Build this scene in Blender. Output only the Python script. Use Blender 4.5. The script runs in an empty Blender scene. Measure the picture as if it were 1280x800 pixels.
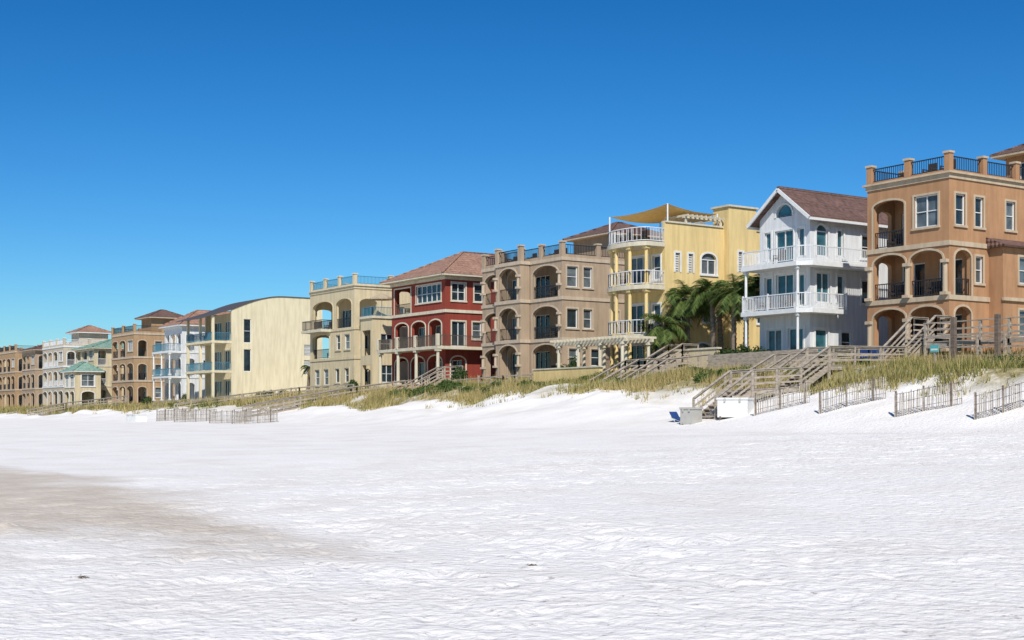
import bpy, math, random
import numpy as np
from mathutils import Vector
random.seed(7); rng=np.random.default_rng(11)
scene=bpy.context.scene
scene.view_settings.view_transform='Standard'
scene.view_settings.look='None'
scene.view_settings.exposure=0

# ------------------------------------------------------------------ materials
def new_mat(name):
    m=bpy.data.materials.new(name); m.use_nodes=True
    nt=m.node_tree; b=nt.nodes['Principled BSDF']
    return m,nt,b
def N(nt,t,**kw):
    n=nt.nodes.new(t)
    for k,v in kw.items(): setattr(n,k,v)
    return n
def noise(nt,scale,detail=4,vec=None,rough=.55):
    n=N(nt,'ShaderNodeTexNoise'); n.inputs['Scale'].default_value=scale
    n.inputs['Detail'].default_value=detail; n.inputs['Roughness'].default_value=rough
    if vec: nt.links.new(vec,n.inputs['Vector'])
    return n.outputs['Fac']
def objvec(nt,scale=(1,1,1)):
    t=N(nt,'ShaderNodeTexCoord'); m=N(nt,'ShaderNodeMapping'); m.inputs['Scale'].default_value=scale
    nt.links.new(t.outputs['Object'],m.inputs['Vector']); return m.outputs['Vector']
def ramp(nt,fac,stops):
    r=N(nt,'ShaderNodeValToRGB'); e=r.color_ramp.elements
    while len(e)<len(stops): e.new(.5)
    for i,(p,c) in enumerate(stops):
        e[i].position=p; e[i].color=(*c,1) if len(c)==3 else c
    nt.links.new(fac,r.inputs['Fac']); return r.outputs['Color']
def mixc(nt,fac,a,b,bt='MIX'):
    m=N(nt,'ShaderNodeMix',data_type='RGBA',blend_type=bt)
    for s,v in ((0,fac),(6,a),(7,b)):
        if isinstance(v,(int,float)): m.inputs[s].default_value=v
        elif isinstance(v,tuple): m.inputs[s].default_value=(*v,1)
        else: nt.links.new(v,m.inputs[s])
    return m.outputs[2]
def bump(nt,h,b,strength=.3,dist=.02):
    n=N(nt,'ShaderNodeBump'); n.inputs['Strength'].default_value=strength; n.inputs['Distance'].default_value=dist
    nt.links.new(h,n.inputs['Height']); nt.links.new(n.outputs['Normal'],b.inputs['Normal']); return n
def sc(c,k): return tuple(min(1,x*k) for x in c)

def stucco(name,c,var=.13,rough=.9):
    m,nt,b=new_mat(name)
    v=objvec(nt); vs=objvec(nt,(2.2,2.2,.25))
    a=ramp(nt,noise(nt,.7,5,v),[(.3,sc(c,1-var)),(.7,sc(c,1+var*.5))])
    st=ramp(nt,noise(nt,1.3,6,vs),[(.35,(.78,.76,.73)),(.6,(1,1,1))])
    col=mixc(nt,.7,a,st,'MULTIPLY')
    nt.links.new(col,b.inputs['Base Color']); b.inputs['Roughness'].default_value=rough
    b.inputs['Specular IOR Level'].default_value=.25
    bump(nt,noise(nt,25,3,v),b,.35,.012)
    return m
def paint(name,c,rough=.5,metal=0):
    m,nt,b=new_mat(name)
    col=ramp(nt,noise(nt,3,3,objvec(nt)),[(.3,sc(c,.86)),(.7,c)])
    nt.links.new(col,b.inputs['Base Color']); b.inputs['Roughness'].default_value=rough; b.inputs['Metallic'].default_value=metal
    return m
def tile(name,c):
    m,nt,b=new_mat(name)
    v=objvec(nt)
    a=ramp(nt,noise(nt,3.5,3,v),[(.3,sc(c,.6)),(.5,c),(.72,sc(c,1.35))])
    big=ramp(nt,noise(nt,.6,3,v),[(.35,(.75,.74,.72)),(.65,(1,1,1))])
    col=mixc(nt,.7,a,big,'MULTIPLY')
    nt.links.new(col,b.inputs['Base Color']); b.inputs['Roughness'].default_value=.8
    w=N(nt,'ShaderNodeTexWave'); w.inputs['Scale'].default_value=1.1; w.inputs['Distortion'].default_value=.4
    w.bands_direction='X'; nt.links.new(v,w.inputs['Vector'])
    w2=N(nt,'ShaderNodeTexWave'); w2.inputs['Scale'].default_value=1.1; w2.bands_direction='Z'; nt.links.new(v,w2.inputs['Vector'])
    ad=N(nt,'ShaderNodeMath',operation='ADD'); nt.links.new(w.outputs['Fac'],ad.inputs[0]); nt.links.new(w2.outputs['Fac'],ad.inputs[1])
    bump(nt,ad.outputs[0],b,.8,.07)
    return m
def glassm(name,c,r=.06):
    m,nt,b=new_mat(name)
    col=ramp(nt,noise(nt,.9,2,objvec(nt)),[(.35,sc(c,.4)),(.65,c)])
    nt.links.new(col,b.inputs['Base Color']); b.inputs['Roughness'].default_value=r
    b.inputs['Specular IOR Level'].default_value=.7
    bump(nt,noise(nt,1.2,1,objvec(nt)),b,.08,.05)
    return m
def wood(name,c):
    m,nt,b=new_mat(name)
    v=objvec(nt,(1,1,4))
    a=ramp(nt,noise(nt,2.5,6,v),[(.3,sc(c,.6)),(.5,c),(.75,sc(c,1.35))])
    nt.links.new(a,b.inputs['Base Color']); b.inputs['Roughness'].default_value=.85
    bump(nt,noise(nt,18,3,v),b,.4,.01)
    return m
M={}
M['orange']=stucco('orange_stucco',(.45,.25,.13))
M['orange_trim']=stucco('tan_trim',(.54,.43,.30),.08)
M['white']=stucco('white_stucco',(.70,.71,.71),.05)
M['yellow']=stucco('yellow_stucco',(.75,.57,.26),.06)
M['tan']=stucco('tan_stucco',(.43,.325,.225))
M['tan_trim']=stucco('tan_light_trim',(.54,.44,.325),.08)
M['red']=stucco('red_stucco',(.28,.055,.036))
M['cream']=stucco('cream_stucco',(.63,.53,.34),.07)
M['cream_pale']=stucco('pale_cream_stucco',(.74,.65,.44),.05)
M['brownst']=stucco('brown_stucco',(.44,.29,.16))
M['beige']=stucco('beige_stucco',(.55,.47,.35))
M['trimc']=stucco('cream_trim',(.64,.58,.44),.06)
M['wtrim']=paint('white_trim',(.76,.76,.73),.6)
M['wmetal']=paint('white_metal',(.74,.75,.75),.4)
M['black']=paint('black_iron',(.02,.022,.025),.5)
M['teal']=paint('teal_metal',(.07,.22,.30),.4)
M['bronze']=paint('bronze_frame',(.10,.08,.06),.5)
M['glass']=glassm('window_glass',(.03,.05,.06))
M['glass2']=glassm('curtained_glass',(.16,.19,.20),.12)
M['tealdoor']=glassm('teal_tinted_glass',(.05,.17,.21),.12)
M['tilebrown']=tile('brown_roof_tile',(.16,.09,.07))
M['tilered']=tile('terracotta_roof_tile',(.36,.20,.135))
M['tilegreen']=tile('green_roof_metal',(.22,.36,.28))
M['wood']=wood('weathered_wood',(.38,.32,.25))
M['fencewood']=wood('bleached_wood',(.38,.34,.29))
M['woodd']=wood('dark_wood',(.16,.12,.09))
M['furn']=paint('wicker_dark',(.05,.04,.035),.8)
M['sail']=paint('shade_cloth',(.78,.56,.24),.9)
M['louver']=paint('grey_louver',(.45,.43,.38),.6)
M['blue']=paint('blue_plastic',(.02,.06,.20),.5)
M['signc']=paint('sign_turquoise',(.1,.45,.45),.5)
M['umb']=paint('umbrella_cloth',(.45,.36,.24),.9)

# ------------------------------------------------------------------ builder
class B:
    def __init__(s,name,X,Y,Z):
        s.e=bpy.data.objects.new(name,None); scene.collection.objects.link(s.e)
        s.e.location=(X,Y,Z); s.e.empty_display_size=.5; s.g={}; s.name=name
    def hexa(s,mat,p):
        V,F=s.g.setdefault(mat,([],[])); k=len(V)
        for (u,v,z) in p: V.append((-u,v,z))
        for f in ((0,1,2,3),(7,6,5,4),(0,4,5,1),(1,5,6,2),(2,6,7,3),(3,7,4,0)): F.append(tuple(k+i for i in f))
    def poly(s,mat,p):
        V,F=s.g.setdefault(mat,([],[])); k=len(V)
        for (u,v,z) in p: V.append((-u,v,z))
        F.append(tuple(range(k,k+len(p))))
    def box(s,mat,u0,u1,v0,v1,z0,z1):
        s.hexa(mat,[(u0,v0,z0),(u1,v0,z0),(u1,v1,z0),(u0,v1,z0),(u0,v0,z1),(u1,v0,z1),(u1,v1,z1),(u0,v1,z1)])
    def prism(s,mat,pts,z0,z1):
        n=len(pts)
        s.poly(mat,[(u,v,z0) for u,v in pts]); s.poly(mat,[(u,v,z1) for u,v in pts][::-1])
        for i in range(n):
            a=pts[i]; b=pts[(i+1)%n]
            s.poly(mat,[(a[0],a[1],z0),(b[0],b[1],z0),(b[0],b[1],z1),(a[0],a[1],z1)])
    def cyl(s,mat,u,v,z0,z1,r,r2=None,n=12):
        r2=r if r2 is None else r2
        V,F=s.g.setdefault(mat,([],[])); k=len(V)
        for i in range(n):
            a=2*math.pi*i/n; V.append((-u+r*math.cos(a),v+r*math.sin(a),z0)); V.append((-u+r2*math.cos(a),v+r2*math.sin(a),z1))
        for i in range(n):
            j=(i+1)%n; F.append((k+2*i,k+2*j,k+2*j+1,k+2*i+1))
        F.append(tuple(k+2*i for i in range(n))[::-1]); F.append(tuple(k+2*i+1 for i in range(n)))
    def column(s,mat,u,v,z0,z1,r=.16):
        s.box(mat,u-r*1.5,u+r*1.5,v-r*1.5,v+r*1.5,z0,z0+.18)
        s.cyl(mat,u,v,z0+.18,z1-.2,r,r*.86)
        s.box(mat,u-r*1.4,u+r*1.4,v-r*1.4,v+r*1.4,z1-.2,z1)
    def beam(s,mat,p,q,w,h):
        p=Vector(p);q=Vector(q);d=q-p
        if d.length<1e-6: return
        sd=Vector((-d.y,d.x,0))
        if sd.length<1e-6: sd=Vector((1,0,0))
        sd=sd.normalized()*w/2; up=d.cross(sd).normalized()*h/2
        P=[]
        for c in (p,q):
            for a,b in ((-1,-1),(1,-1),(1,1),(-1,1)): P.append(tuple(c+sd*a+up*b))
        s.hexa(mat,P)
    def rail(s,mat,pts,z,h=1.0,step=.17,bw=.03,tw=.07,post=0,postmat=None):
        for i in range(len(pts)-1):
            a=pts[i];b=pts[i+1]; L=math.hypot(b[0]-a[0],b[1]-a[1])
            s.beam(mat,(a[0],a[1],z+h),(b[0],b[1],z+h),tw,.06)
            s.beam(mat,(a[0],a[1],z+.1),(b[0],b[1],z+.1),tw*.6,.05)
            n=max(1,int(L/step))
            for k in range(n+1):
                t=k/n; u=a[0]+(b[0]-a[0])*t; v=a[1]+(b[1]-a[1])*t
                s.box(mat,u-bw/2,u+bw/2,v-bw/2,v+bw/2,z+.1,z+h)
        if post:
            for (u,v) in pts: s.box(postmat or mat,u-post,u+post,v-post,v+post,z,z+h+.12)
    def panel(s,mat,o,pos,a0,a1,z0,z1,ops=(),th=.3,trim=None,sgn=1):
        def W(a,n,z): return (a,pos+n*sgn,z) if o=='f' else (pos+n*sgn,a,z)
        def ab(m,A0,A1,n0,n1,Z0,Z1):
            s.hexa(m,[W(A0,n0,Z0),W(A1,n0,Z0),W(A1,n1,Z0),W(A0,n1,Z0),W(A0,n0,Z1),W(A1,n0,Z1),W(A1,n1,Z1),W(A0,n1,Z1)])
        def top(op,a):
            r=op[4]
            if r<=0: return op[3]
            c=(op[0]+op[1])/2; R=(op[1]-op[0])/2; t=max(0,1-((a-c)/R)**2)
            return op[3]-r+r*math.sqrt(t)
        NS=10
        br={a0,a1}
        for op in ops:
            br.add(op[0]);br.add(op[1])
            if op[4]>0:
                c=(op[0]+op[1])/2;R=(op[1]-op[0])/2
                for i in range(1,NS): br.add(c-R*math.cos(math.pi*i/NS))
        br=sorted(br)
        for p,q in zip(br[:-1],br[1:]):
            if q-p<1e-5: continue
            mid=(p+q)/2
            cur=sorted([op for op in ops if op[0]<mid<op[1]],key=lambda o_:o_[2])
            lo=(z0,z0)
            for op in cur:
                if op[2]>max(lo)+1e-4:
                    s.hexa(mat,[W(p,0,lo[0]),W(q,0,lo[1]),W(q,th,lo[1]),W(p,th,lo[0]),W(p,0,op[2]),W(q,0,op[2]),W(q,th,op[2]),W(p,th,op[2])])
                lo=(top(op,p),top(op,q))
            s.hexa(mat,[W(p,0,lo[0]),W(q,0,lo[1]),W(q,th,lo[1]),W(p,th,lo[0]),W(p,0,z1),W(q,0,z1),W(q,th,z1),W(p,th,z1)])
        for op in ops:
            A0,A1,Z0,Z1,r,k=op[:6]; zs=Z1-r
            if trim and k!='n':
                w=.13;pr=-.05
                if r<=0:
                    ab(trim,A0-w,A1+w,pr,.03,Z1,Z1+w)
                else:
                    c=(A0+A1)/2;R=(A1-A0)/2
                    for i in range(NS):
                        q=[]
                        for t in (math.pi*i/NS,math.pi*(i+1)/NS):
                            ca,sa=math.cos(t),math.sin(t)
                            q.append((c-R*ca,zs+r*sa,c-(R+w)*ca,zs+(r+w)*sa))
                        (x1,y1,X1,Y1),(x2,y2,X2,Y2)=q
                        s.hexa(trim,[W(x1,pr,y1),W(x2,pr,y2),W(x2,.03,y2),W(x1,.03,y1),W(X1,pr,Y1),W(X2,pr,Y2),W(X2,.03,Y2),W(X1,.03,Y1)])
                ab(trim,A0-w,A0,pr,.03,Z0,zs); ab(trim,A1,A1+w,pr,.03,Z0,zs)
                if k=='w': ab(trim,A0-w-.04,A1+w+.04,pr-.05,.03,Z0-w,Z0)
            if k in('w','d','t','l'):
                fm={'w':'wtrim','d':'wtrim','t':'wtrim','l':'louver'}[k]
                gm=random.choice(['glass','glass','glass2']) if k in('w','d') else ('tealdoor' if k=='t' else 'louver')
                ab(gm,A0+.01,A1-.01,.16,.19,Z0+.01,Z1-.01 if r<=0 else zs)
                if r>0:
                    c=(A0+A1)/2;R=(A1-A0)/2-.01
                    pts=[W(c-R*math.cos(math.pi*i/NS),.17,zs+(r-.01)*math.sin(math.pi*i/NS)) for i in range(NS+1)]
                    s.poly(gm,pts)
                fw=.07
                ab(fm,A0,A0+fw,.08,.15,Z0,zs);ab(fm,A1-fw,A1,.08,.15,Z0,zs)
                ab(fm,A0+fw,A1-fw,.08,.15,Z0,Z0+fw)
                ab(fm,A0+fw,A1-fw,.08,.15,zs-fw,zs)
                nx=max(1,round((A1-A0)/.85)); 
                for i in range(1,nx):
                    a=A0+(A1-A0)*i/nx; ab(fm,a-fw/2,a+fw/2,.09,.148,Z0+fw,zs-fw)
                if k=='w' and zs-Z0>1.3 and random.random()<.6: ab(fm,A0+fw,A1-fw,.10,.145,(Z0+zs)/2-.025,(Z0+zs)/2+.025)
                if k=='l':
                    zz=Z0+.15
                    while zz<Z1-.1: ab('wtrim',A0+fw,A1-fw,.10,.15,zz,zz+.07); zz+=.18
    def hip(s,mat,u0,u1,v0,v1,z,rise,over=.6,fas='wtrim'):
        u0-=over;u1+=over;v0-=over;v1+=over
        s.box(fas,u0+.03,u1-.03,v0+.03,v1-.03,z-.16,z)
        du=u1-u0;dv=v1-v0
        if du>=dv: r=[(u0+dv/2,(v0+v1)/2),(u1-dv/2,(v0+v1)/2)]
        else: r=[((u0+u1)/2,v0+du/2),((u0+u1)/2,v1-du/2)]
        z0=z+.004; zt=z+rise
        a,b,c,d=(u0,v0,z0),(u1,v0,z0),(u1,v1,z0),(u0,v1,z0)
        R0=(*r[0],zt);R1=(*r[1],zt)
        if du>=dv: fs=[[a,b,R1,R0],[b,c,R1],[c,d,R0,R1],[d,a,R0]]
        else: fs=[[a,b,R0],[b,c,R1,R0],[c,d,R1],[d,a,R0,R1]]
        for f in fs: s.poly(mat,f)
        s.poly(mat,[d,c,b,a])
        def cap(p,q): s.beam(mat,(p[0],p[1],p[2]+.03),(q[0],q[1],q[2]+.03),.2,.1)
        if (Vector(R0)-Vector(R1)).length>.1: cap(R0,R1)
        if du>=dv:
            cap(a,R0);cap(b,R1);cap(c,R1);cap(d,R0)
        else:
            cap(a,R0);cap(b,R0);cap(c,R1);cap(d,R1)
    def finish(s):
        for mt,(V,F) in s.g.items():
            me=bpy.data.meshes.new(s.name+'_'+mt); me.from_pydata(V,[],F); me.materials.append(M[mt]); me.update()
            o=bpy.data.objects.new({'glass':'window_panes','glass2':'curtained_panes','wtrim':'window_frames'}.get(mt,mt+'_parts'),me)
            scene.collection.objects.link(o); o.parent=s.e

def chair(b,u,v,z):
    m='furn'
    b.box(m,u-.3,u+.3,v-.3,v+.3,z+.36,z+.46)
    b.box(m,u-.3,u+.3,v+.26,v+.34,z+.46,z+1.0)
    for du in(-.32,.28):
        b.box(m,u+du,u+du+.05,v-.3,v+.26,z+.58,z+.64)
        for dv in (-.3,.24): b.box(m,u+du,u+du+.05,v+dv,v+dv+.05,z,z+.58)
def umbrella(b,u,v,z,mat='umb',R=1.3):
    b.cyl('wmetal',u,v,z,z+2.3,.03,n=6); n=8
    for i in range(n):
        a0=2*math.pi*i/n;a1=2*math.pi*(i+1)/n
        p0=(u+R*math.cos(a0),v+R*math.sin(a0),z+1.95);p1=(u+R*math.cos(a1),v+R*math.sin(a1),z+1.95)
        b.poly(mat,[p0,p1,(u,v,z+2.5)]); b.poly(mat,[p0,p1,(p1[0],p1[1],z+1.8),(p0[0],p0[1],z+1.8)])

def house(name,s_,Z,W,Dp,fl,wall,trim,levels,sides,rec=2.2,Y0=66,railm='black',wtr=None,slabproj=.08):
    b=B(name,-s_,Y0,Z); wtr=wtr or trim
    b.box(wall,.02,W-.02,.02,Dp-.02,-2.5,0)
    for i in range(len(fl)-1):
        z0=fl[i];z1=fl[i+1]-.28
        ops=[(a0,a1,z0+c0,z0+c1,r,k) for (a0,a1,c0,c1,r,k) in levels[i]]
        b.panel(wall,'f',0,0,W,z0,z1,ops,trim=wtr)
        opn=[o for o in ops if o[5]=='o']
        if opn:
            U0=.3;U1=W-.3
            dops=[]
            for o in opn:
                m=(o[0]+o[1])/2; hw=min(1.2,(o[1]-o[0])*.36)
                dops.append((m-hw,m+hw,z0+.05,z0+2.35,0,'d'))
            b.panel(wall,'f',rec,U0,U1,z0,z1,dops,th=.2)
            for o in opn:
                if z0>.1 :
                    b.rail(railm,[(o[0]+.02,.15),(o[1]-.02,.15)],z0,1.0)
                if random.random()<.7: chair(b,(o[0]*.6+o[1]*.4),1.0,z0+.01)
                if random.random()<.5: chair(b,(o[0]*.3+o[1]*.7),1.1,z0+.01)
        so=[(a0,a1,z0+c0,z0+c1,r,k) for (a0,a1,c0,c1,r,k) in sides[i]]
        b.panel(wall,'s',0,.3,Dp,z0,z1,so,trim=wtr)
        for o in so:
            if o[5]=='o' and z0>.1: b.rail(railm,[(.15,o[0]+.02),(.15,o[1]-.02)],z0,1.0)
        lo=[(.7,rec-.3,z0+.0 ,z0+2.5,.3,'o')] if opn and rec>1.5 else []
        b.panel(wall,'s',W,.3,Dp,z0,z1,lo+[(Dp*.5,Dp*.5+1.2,z0+.9,z0+2.3,0,'w')],sgn=-1)
        b.panel(wall,'f',Dp,.3,W-.3,z0,z1,[(W*.3,W*.3+1.2,z0+.9,z0+2.3,0,'w')],sgn=-1)
        p=slabproj
        b.box(trim,-p,W+p,-p,Dp+p,fl[i+1]-.28,fl[i+1])
    return b
def roofdeck(b,W,Dp,z,wall,trim,railm,usp,vsp,ph=1.2,vmax=None):
    vmax=vmax or Dp
    us=np.linspace(.15,W-.15,usp); vs=np.linspace(.15,vmax-.15,vsp)
    b.box(wall,0,W,0,.25,z,z+.25); b.box(wall,0,.25,.25,Dp,z,z+.25); b.box(wall,W-.25,W,.25,Dp,z,z+.25); b.box(wall,.25,W-.25,Dp-.25,Dp,z,z+.25)
    def post(u,v):
        b.box(wall,u-.19,u+.19,v-.19,v+.19,z+.001,z+ph); b.box(trim,u-.25,u+.25,v-.25,v+.25,z+ph,z+ph+.12)
    for u in us: post(u,.15); 
    for v in vs[1:]: post(.15,v); post(W-.15,v)
    b.rail(railm,[(u,.15) for u in us],z+.2,.85,step=.16)
    b.rail(railm,[(.15,v) for v in vs],z+.2,.85,step=.16)
    b.rail(railm,[(W-.15,v) for v in vs],z+.2,.85,step=.2)

# ------------------------------------------------------------------ terrain
def vn(x,y,seed=0):
    xi=np.floor(x);yi=np.floor(y);fx=x-xi;fy=y-yi
    fx=fx*fx*(3-2*fx);fy=fy*fy*(3-2*fy)
    def h(a,b):
        t=np.sin(a*127.1+b*311.7+seed*74.7)*43758.5453; return t-np.floor(t)
    return (h(xi,yi)*(1-fx)+h(xi+1,yi)*fx)*(1-fy)+(h(xi,yi+1)*(1-fx)+h(xi+1,yi+1)*fx)*fy
def sstep(a,b,x):
    t=np.clip((x-a)/(b-a),0,1); return t*t*(3-2*t)
def terrain(X,Y,fine=False):
    X=np.asarray(X,float);Y=np.asarray(Y,float)
    base=np.interp(X,[-400,-255,-200,-160,-127,-90,-52,0],[3,3,3.2,3.4,4.2,4.75,5.2,5.2])
    f52=np.interp(X,[-220,-93,-50],[1.45,2.3,2.5])
    Yn=Y+ (vn(X*.09,Y*.02,3)-.5)*3.0*sstep(38,50,Y)*(1-sstep(58,63,Y))
    z=np.interp(Yn,[-3000,-70,-30,0,15,30,44],[-8,-3.5,-1.2,0,.08,.4,.85])
    a=sstep(44,54.5,Yn); z=z*(1-a)+f52*a
    a=sstep(52,58.5,Yn); z=z*(1-a)+(base-1.15)*a
    a=sstep(60,65.5,Yn); z=z*(1-a)+(base-.35)*a
    dn=sstep(46,53,Y)*(1-sstep(60,64.5,Y))
    z=z+dn*((vn(X*.35,Y*.4,5)-.5)*.75+(vn(X*.9,Y*.9,6)-.5)*.25)
    bm=sstep(6,14,np.hypot(X,Y))*(1-sstep(55,62,Y))
    z=z+bm*((vn(X*.12,Y*.25,8)-.5)*.14)
    if fine:
        dens=.3+.7*sstep(.35,.6,vn(X*.07+9,Y*.12,12))
        rightness=sstep(-38,-8,X+Y*.8-6)
        dens=np.clip(dens*(.2+.9*rightness),0,1.1)*(1-sstep(56,62,Y))*sstep(-6,0,Y+3)
        p=vn(X*2.6,Y*2.6,21); q=vn(X*4.1+5,Y*4.1,22); r=vn(X*1.1,Y*1.3,23)
        z=z-dens*(.042*sstep(.60,.9,p)+.036*sstep(.62,.92,q))+(r-.5)*.018
        for yy,amp,sx in((1.0,.13,.22),(3.8,.12,.3),(9,.06,.3)):
            rd=np.exp(-((Y-(yy+1.3*vn(X*.25,X*0,40+yy)))/.25)**2)*sstep(.45,.62,vn(X*sx,Y*0+2,41+yy))
            z=z+amp*rd*vn(X*4.5,Y*4.5,42)
    return z
def wetmask(X,Y):
    e=((X+34)/20)**2+((Y-5.8)/4.4)**2
    n=(vn(X*.35,Y*.7,51)-.5)*.7+(vn(X*1.3,Y*1.6,52)-.5)*.35
    return 1-sstep(.3,1.35,e+n)
def spaced(segs):
    out=[]
    for a,b,st in segs: out+=list(np.arange(a,b,st))
    return out
gx=spaced([(-300,-80,.9),(-80,-32,.22),(-32,8,.10)])+[8,9,10,12,15,20,30,50,80,150,300,800,3000]
gx=[-6000,-2500,-1200,-800,-600,-500,-420,-360,-330]+gx
gy=[-3000,-1200,-500,-200,-100,-60,-40,-25,-15,-10,-7,-5]+spaced([(-4,24,.10),(24,66,.22)])+[66,67,68,70,75,80,90,120,200,400,900,2500,6000]
gx=np.array(sorted(gx));gy=np.array(sorted(gy))
GX,GY=np.meshgrid(gx,gy); GZ=terrain(GX,GY,True)
co=np.stack([GX,GY,GZ],-1).reshape(-1,3)
nx,ny=len(gx),len(gy)
I=(np.arange(ny-1)[:,None]*nx+np.arange(nx-1)[None,:]).reshape(-1)
Fq=np.stack([I,I+1,I+nx+1,I+nx],-1)
me=bpy.data.meshes.new('beach_sand')
me.vertices.add(len(co)); me.vertices.foreach_set('co',co.astype(np.float32).ravel())
me.loops.add(Fq.size); me.loops.foreach_set('vertex_index',Fq.astype(np.int32).ravel())
me.polygons.add(len(Fq)); me.polygons.foreach_set('loop_start',(np.arange(len(Fq))*4).astype(np.int32)); me.polygons.foreach_set('loop_total',np.full(len(Fq),4,np.int32))
me.polygons.foreach_set('use_smooth',np.ones(len(Fq),bool))
me.update(calc_edges=True)
ca=me.color_attributes.new('masks','FLOAT_COLOR','POINT')
wet=wetmask(GX,GY).ravel()
edge=sstep(52.5,56,GY+(vn(GX*.25,GY*.3,61)-.5)*5).ravel()
veg=edge*(.35+.65*sstep(.3,.6,vn(GX*.5,GY*.5,62)).ravel())
fd=(.25+.75*sstep(-38,-8,GX+GY*.8-6)).ravel()
ca.data.foreach_set('color',np.stack([wet,veg,fd,0*wet+1],-1).astype(np.float32).ravel())
g=bpy.data.objects.new('sand_beach_ground',me); scene.collection.objects.link(g)
m,nt,b=new_mat('white_sand')
at=N(nt,'ShaderNodeAttribute',attribute_name='masks'); sp=N(nt,'ShaderNodeSeparateColor'); nt.links.new(at.outputs['Color'],sp.inputs[0])
v=objvec(nt)
c=ramp(nt,noise(nt,.35,6,v),[(.3,(.75,.71,.655)),(.5,(.81,.78,.735)),(.7,(.84,.815,.775))])
gr=ramp(nt,noise(nt,30,4,v,.75),[(.3,(.82,.81,.80)),(.5,(1,1,1))])
c=mixc(nt,.6,c,gr,'MULTIPLY')
spk=ramp(nt,noise(nt,9,3,v,.8),[(.31,(.50,.46,.42)),(.38,(1,1,1))])  # dark specks: debris, plus footprint shadows painted into the sand colour
sm_=N(nt,'ShaderNodeMath',operation='MULTIPLY'); nt.links.new(sp.outputs[2],sm_.inputs[0]); sm_.inputs[1].default_value=.8
c=mixc(nt,sm_.outputs[0],c,spk,'MULTIPLY')
wc=ramp(nt,noise(nt,.9,5,v),[(.3,(.50,.43,.35)),(.7,(.62,.555,.47))])
c=mixc(nt,sp.outputs[0],c,wc)
vc=ramp(nt,noise(nt,1.6,5,v),[(.35,(.19,.17,.08)),(.55,(.36,.30,.16)),(.75,(.66,.60,.50))])
c=mixc(nt,sp.outputs[1],c,vc)
nt.links.new(c,b.inputs['Base Color']); b.inputs['Roughness'].default_value=.95; b.inputs['Specular IOR Level'].default_value=.15
b1=bump(nt,noise(nt,7,2,v,.45),b,.5,.06)
nt.links.new(sp.outputs[2],b1.inputs['Strength'])
b2=N(nt,'ShaderNodeBump'); b2.inputs['Strength'].default_value=.4; b2.inputs['Distance'].default_value=.016
nt.links.new(noise(nt,38,2,v,.6),b2.inputs['Height']); nt.links.new(b2.outputs['Normal'],b1.inputs['Normal'])
me.materials.append(m)

# sea behind the camera
sm,nt,b=new_mat('sea_water'); b.inputs['Base Color'].default_value=(.02,.16,.2,1); b.inputs['Roughness'].default_value=.08
bump(nt,noise(nt,.6,5,objvec(nt)),b,.5,.3)
me=bpy.data.meshes.new('sea'); me.from_pydata([(-6000,-3000,-1.6),(3000,-3000,-1.6),(3000,-25,-1.6),(-6000,-25,-1.6)],[],[(0,1,2,3)]); me.materials.append(sm)
scene.collection.objects.link(bpy.data.objects.new('sea_water',me))

# ------------------------------------------------------------------ HOUSES
# orange stucco house
fl=[0,3.35,6.55,10.5]
arA=[(.45,2.85,0,2.75,.55,'o'),(3.2,5.7,0,2.75,.55,'o')]
b=house('orange_stucco_house',51.9,5.3,6.2,16,fl,'orange','orange_trim',
 [arA,arA,[(.8,2.55,.95,2.85,0,'w'),(3.3,5.7,.0,2.9,.35,'o')]],
 [[(.5,2.0,0,2.7,.5,'o')],[(.5,2.0,.0,2.7,.5,'o'),(2.4,3.1,.8,2.4,0,'w')],
  [(.55,1.45,.95,2.8,0,'w'),(2.35,3.15,.95,2.75,0,'w'),(5.3,6.2,1.0,2.75,0,'w'),(9,10,1,2.7,0,'w')]])
for z0 in (0,3.35):
    for u in (.22,3.02,5.95): b.column('orange_trim',u,-.08,z0+.0,z0+2.1,.15)
roofdeck(b,6.2,16,10.5,'orange','orange_trim','black',3,6)
b.box('orange_trim',-.22,6.42,-.22,16.2,10.5,10.62)
for u,v in((1.2,1.4),(2.6,1.5),(4.4,1.4)): chair(b,u,v,10.63)
# side bump-out with shed roof
b.panel('orange','s',-1.0,3.7,12,0,6.3,[(5.2,6.2,1,2.6,0,'w'),(5.2,6.2,4.2,5.8,0,'w'),(8,9,4.2,5.8,0,'w')],th=.2,trim='orange_trim')
b.panel('orange','f',3.7,-.8,-.0,0,6.3,th=.2); b.box('orange',-.8,0,11.8,12,0,6.3)
b.hexa('tilebrown',[(-1.35,3.4,6.3),(0,3.4,6.3),(0,12.3,6.3),(-1.35,12.3,6.3),(-1.35,3.4,6.4),(-.01,3.4,6.95),(-.01,12.3,6.95),(-1.35,12.3,6.4)])
b.box('orange_trim',-1.15,-1.0,3.6,12,3.1,3.3)
# stair tower
b.panel('orange','s',-1.0,10.0,15.8,0,12.95,[(11.2,12.6,11.1,12.4,0,'w')],th=.2); b.panel('orange','f',10.0,-.8,3.4,10.62,12.95,[(1.4,2.4,10.7,12.5,0,'d')],th=.2)
b.box('orange',3.2,3.4,10.2,15.8,10.62,12.95); b.box('orange',-.8,3.2,15.6,15.8,0,12.95)
b.hip('tilebrown',-1.0,3.4,10.0,15.8,13.1,1.3,.7,'orange_trim')
b.finish()

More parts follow.
